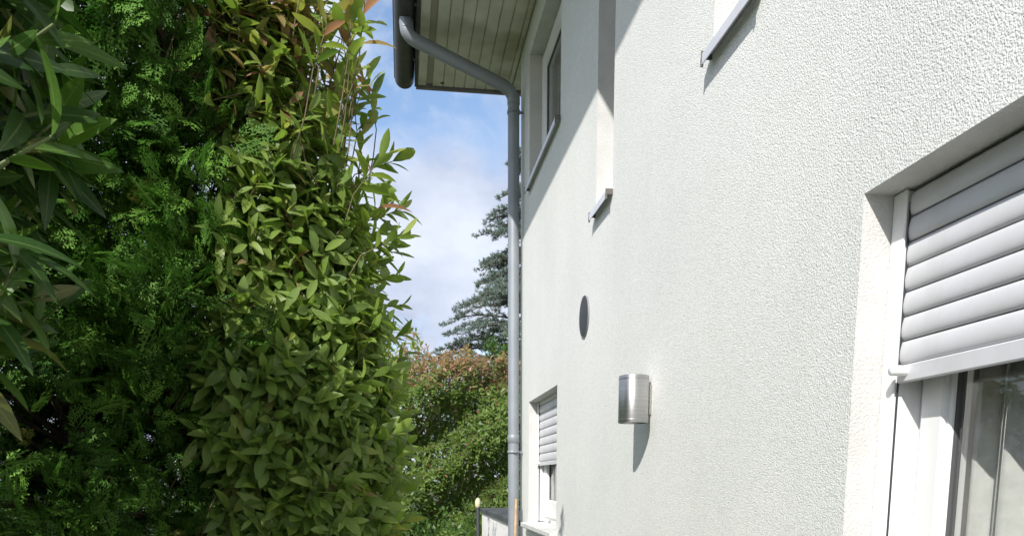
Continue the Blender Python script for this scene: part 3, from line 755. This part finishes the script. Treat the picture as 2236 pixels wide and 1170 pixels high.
rng = np.random.default_rng(8); tp = []; dd = []
while len(tp) < 120:
    z = rng.uniform(.28, .82); y = rng.uniform(1.12, 1.62)
    xmax = -.43 * y / 1.35 - .20 * max(0, .60 - z) - .05
    x = xmax - abs(rng.normal(0, .17))
    tp.append((x, y, z + H)); dd.append(np.array([.9, -.25, .15]) + rng.normal(0, .38, 3))
laurel('cherry_laurel', (-1.05, 1.3, 0), np.array(tp), np.array(dd), 'dark broad leaved laurel branches reaching in nearest the viewer', 300)
rng = np.random.default_rng(9); tp = []; dd = []
patch = np.array([-.52, 1.75, .50]); sv = -np.array(SUN)
while len(tp) < 620:
    x, y, z = rng.uniform(-1.9, -.62), rng.uniform(-3.2, 1.25), rng.uniform(-1.4, .6)
    if y > .75 and x > -.78: continue
    if y > .9 and z < .3 and x > -.95: continue
    q = np.array([x, y, z]) - patch; along = q @ sv
    if np.linalg.norm(q - sv * along) < .13: continue  # gap shaped along the sun ray so that sun reaches the thuja
    if -1.62 < x < -.85 and z < .3 and -2.9 < y < .9: continue
    tp.append((x, y, z + H)); dd.append(np.array([.4 if x > -1.2 else -.4, -.1, .7]) + rng.normal(0, .4, 3))
laurel('unseen_laurel_shade', (-1.25, -1, 0), np.array(tp), np.array(dd), 'unseen laurel hedge beside the viewer, added to shade the plants ahead', 0)  # out of view, added to keep sun off the lower plants

# ------------------------------------------------------------------ thuja
TH_V = [.05, .2, .35, .5, .65, .8, .93]
TH_T = [spray_template(100 + i, v) for i, v in enumerate(TH_V)]
rng = np.random.default_rng(14); P = []; Dd = []; Nn = []; S = []; vid = []; cl = []
hole = np.array([-.93, 1.9, .15])
while len(cl) < 460:
    x, z = rng.uniform(-1.6, -.36), rng.uniform(-.6, 1.32)
    lay = rng.random()
    yf = 2.02 + .06 * math.sin(x * 8 + z * 3) + .06 * math.sin(z * 7 - x * 5) + (.25 * (x + .74) + .6 * max(0, x + .52))
    y = yf + (.0 if lay < .7 else .25 if lay < .88 else .5)
    if x > -.42 + .06 * math.sin(z * 6) : continue
    if abs(x - hole[0]) < .07 and abs(z - hole[2]) < .12 and y < 2.3: continue
    cl.append((x, y, z))
for q in range(270):
    cl.append((rng.uniform(-1.9, -.72 if q % 3 else -.5), rng.uniform(2.5, 2.8), rng.uniform(-.75, 1.3 if q % 3 else .5)))
for q in range(90):
    cl.append((rng.uniform(-1.5, -.45), rng.uniform(2.55, 2.8), rng.uniform(-.8, .4)))
for q in range(110):
    cl.append((rng.uniform(-1.2, -.55), rng.uniform(2.5, 2.85), rng.uniform(.2, 1.4)))
for (x, y, z) in cl:
    cd = np.array([rng.normal(.25, .35), -.9, rng.normal(.1, .4)]); cd /= np.linalg.norm(cd); tone = rng.normal(0, .9)
    for k in range(int(rng.integers(13, 20))):
        d = unit(cd + rng.normal(0, .5, 3) + np.array([0, 0, -.1])); p = np.array([x, y, z + H]) + rng.normal(0, .05, 3)
        P.append(p); Dd.append(d); Nn.append(np.cross(d, np.array([.5, .1, .2]) + rng.normal(0, .6, 3))); S.append(rng.uniform(.065, .115)); vid.append(6 if rng.random() < .008 else int(np.clip(rng.normal(2.8 + tone, 1.2), 0, 5)))
th = tag(empty('thuja_hedge', (-.9, 2.4, 0)), 'dark green feathery thuja between the laurel and the photinia', 'hedge')
foliage(th, M['thuja'], TH_T, frames(np.array(P), np.array(Dd), np.array(Nn), np.array(S)), np.array(vid), 300, part='spray')
mb = MB()
for (x, y) in ((-.62, 2.42), (-.95, 2.45), (-1.3, 2.42)): mb.tube([(x, y, 0), (x + .02, y, 1.2), (x - .01, y + .02, 2.4), (x, y, 3.3)], [.05, .04, .028, .012], 9)
mb.build('trunk', M['bark'], th)
segs = []
for (x, y, z) in cl:
    a = np.array([x, y, z + H]); c0 = min((-.62, -.95, -1.3), key=lambda q: abs(q - x)); segs.append(([np.array([c0, 2.42, z + H - .12]), (a + np.array([c0, 2.42, z + H - .05])) / 2, a], [.008, .005, .003]))
twigs(th, segs, M['bark'], name='branches')

# ------------------------------------------------------------------ trees behind the house
def cedar(base, htop):
    r = np.random.default_rng(17); root = tag(empty('cedar_tree', base), 'blue grey cedar with drooping layered branches behind the downpipe', 'tree')
    mb = MB(); mb.tube([base, (base[0] + .05, base[1], htop * .5), (base[0], base[1], htop)], [.24, .16, .02], 10); mb.build('trunk', M['bark'], root)
    P = []; Dd = []; segs = []
    for k in range(190):
        h = r.uniform(2.6, htop - .3); t = h / htop
        reach = (4.1 * (1 - t) ** .9 + .25) * r.uniform(.72, 1.08); az = r.uniform(0, 6.283)
        o = np.array([base[0], base[1], h]); d = np.array([math.cos(az), math.sin(az), 0]); n_ = 8; pts = []
        up = r.uniform(.0, .65)
        for q in range(n_ + 1):
            u = q / n_; pts.append(o + d * reach * u + np.array([0, 0, reach * (up * u - (.25 + up * .6) * u * u)]) + r.normal(0, .02, 3))
        segs.append((pts, list(np.linspace(.035, .006, n_ + 1))))
        side = np.array([-d[1], d[0], 0])
        for q in range(2, n_ + 1):
            for s in (-1, 1):
                for _ in range(2):
                    L_ = reach * .28 * (1.15 - q / n_ * .75) * r.uniform(.5, 1.2); e = unit(d * .75 + side * s * r.uniform(.4, 1) + np.array([0, 0, r.uniform(-.35, .15)])); a = pts[q] + (pts[q - 1] - pts[q]) * r.random()
                    segs.append(([a, a + e * L_], [.006, .003]))
                    for w_ in range(int(max(2, L_ / .045))):
                        P.append(a + e * L_ * (w_ + .5) / max(2, L_ / .045) + r.normal(0, .015, 3)); Dd.append(e + np.array([0, 0, .4]) + r.normal(0, .4, 3))
    P = np.array(P); Dd = np.array(Dd); T = [tuft_template(50 + i, v) for i, v in enumerate((.05, .25, .45, .6, .8, 1.0))]
    foliage(root, M['cedar'], T, frames(P, Dd, r.normal(size=P.shape), r.uniform(.085, .13, len(P))), r.integers(0, 6, len(P)), 0, rest='crown')
    twigs(root, segs, M['bark'], name='branches', seg=4)
cedar((3.25, 20.0, 0), 9.8)
def tree(name, base, htop, c, rad, n, label, seed, size, m='broad'):
    r = np.random.default_rng(seed); root = tag(empty(name, base), label, 'tree')
    mb = MB(); mb.tube([base, (base[0] + .03, base[1], htop * .6), (c[0], c[1], c[2])], [.12, .08, .03], 8); mb.build('trunk', M['bark'], root)
    cen = np.array(c) + unit(r.normal(size=(40, 3))) * (r.random((40, 1)) ** .4) * np.array(rad)
    i = r.integers(0, 40, n); P = cen[i] + r.normal(0, .14, (n, 3)) * np.array(rad)
    T = [leaf_template(.5, .2, .15, .1, v, rows=(0, .45, 1)) for v in (.05, .2, .35, .5, .65, .8, .95)]
    foliage(root, M[m], T, frames(P, r.normal(size=(n, 3)), np.array([0, 0, 1]) + r.normal(0, .6, (n, 3)), size * r.uniform(.7, 1.2, n)), r.integers(0, 7, n), 0, rest='crown')
    twigs(root, [([np.array([base[0], base[1], htop * .5]), q], [.03, .008]) for q in cen], M['bark'], name='branches')
tree('garden_tree', (2.1, 15.5, 0), 4.0, (2.1, 15.5, 3.75), (.55, .6, .6), 3000, 'light green leafy tree under the cedar', 41, .085)
tree('cypress_tree', (2.45, 29.0, 0), 6.4, (2.45, 29.0, 5.6), (.17, .17, 1.1), 1600, 'small dark conifer top far behind the hedge', 42, .07, 'thuja')
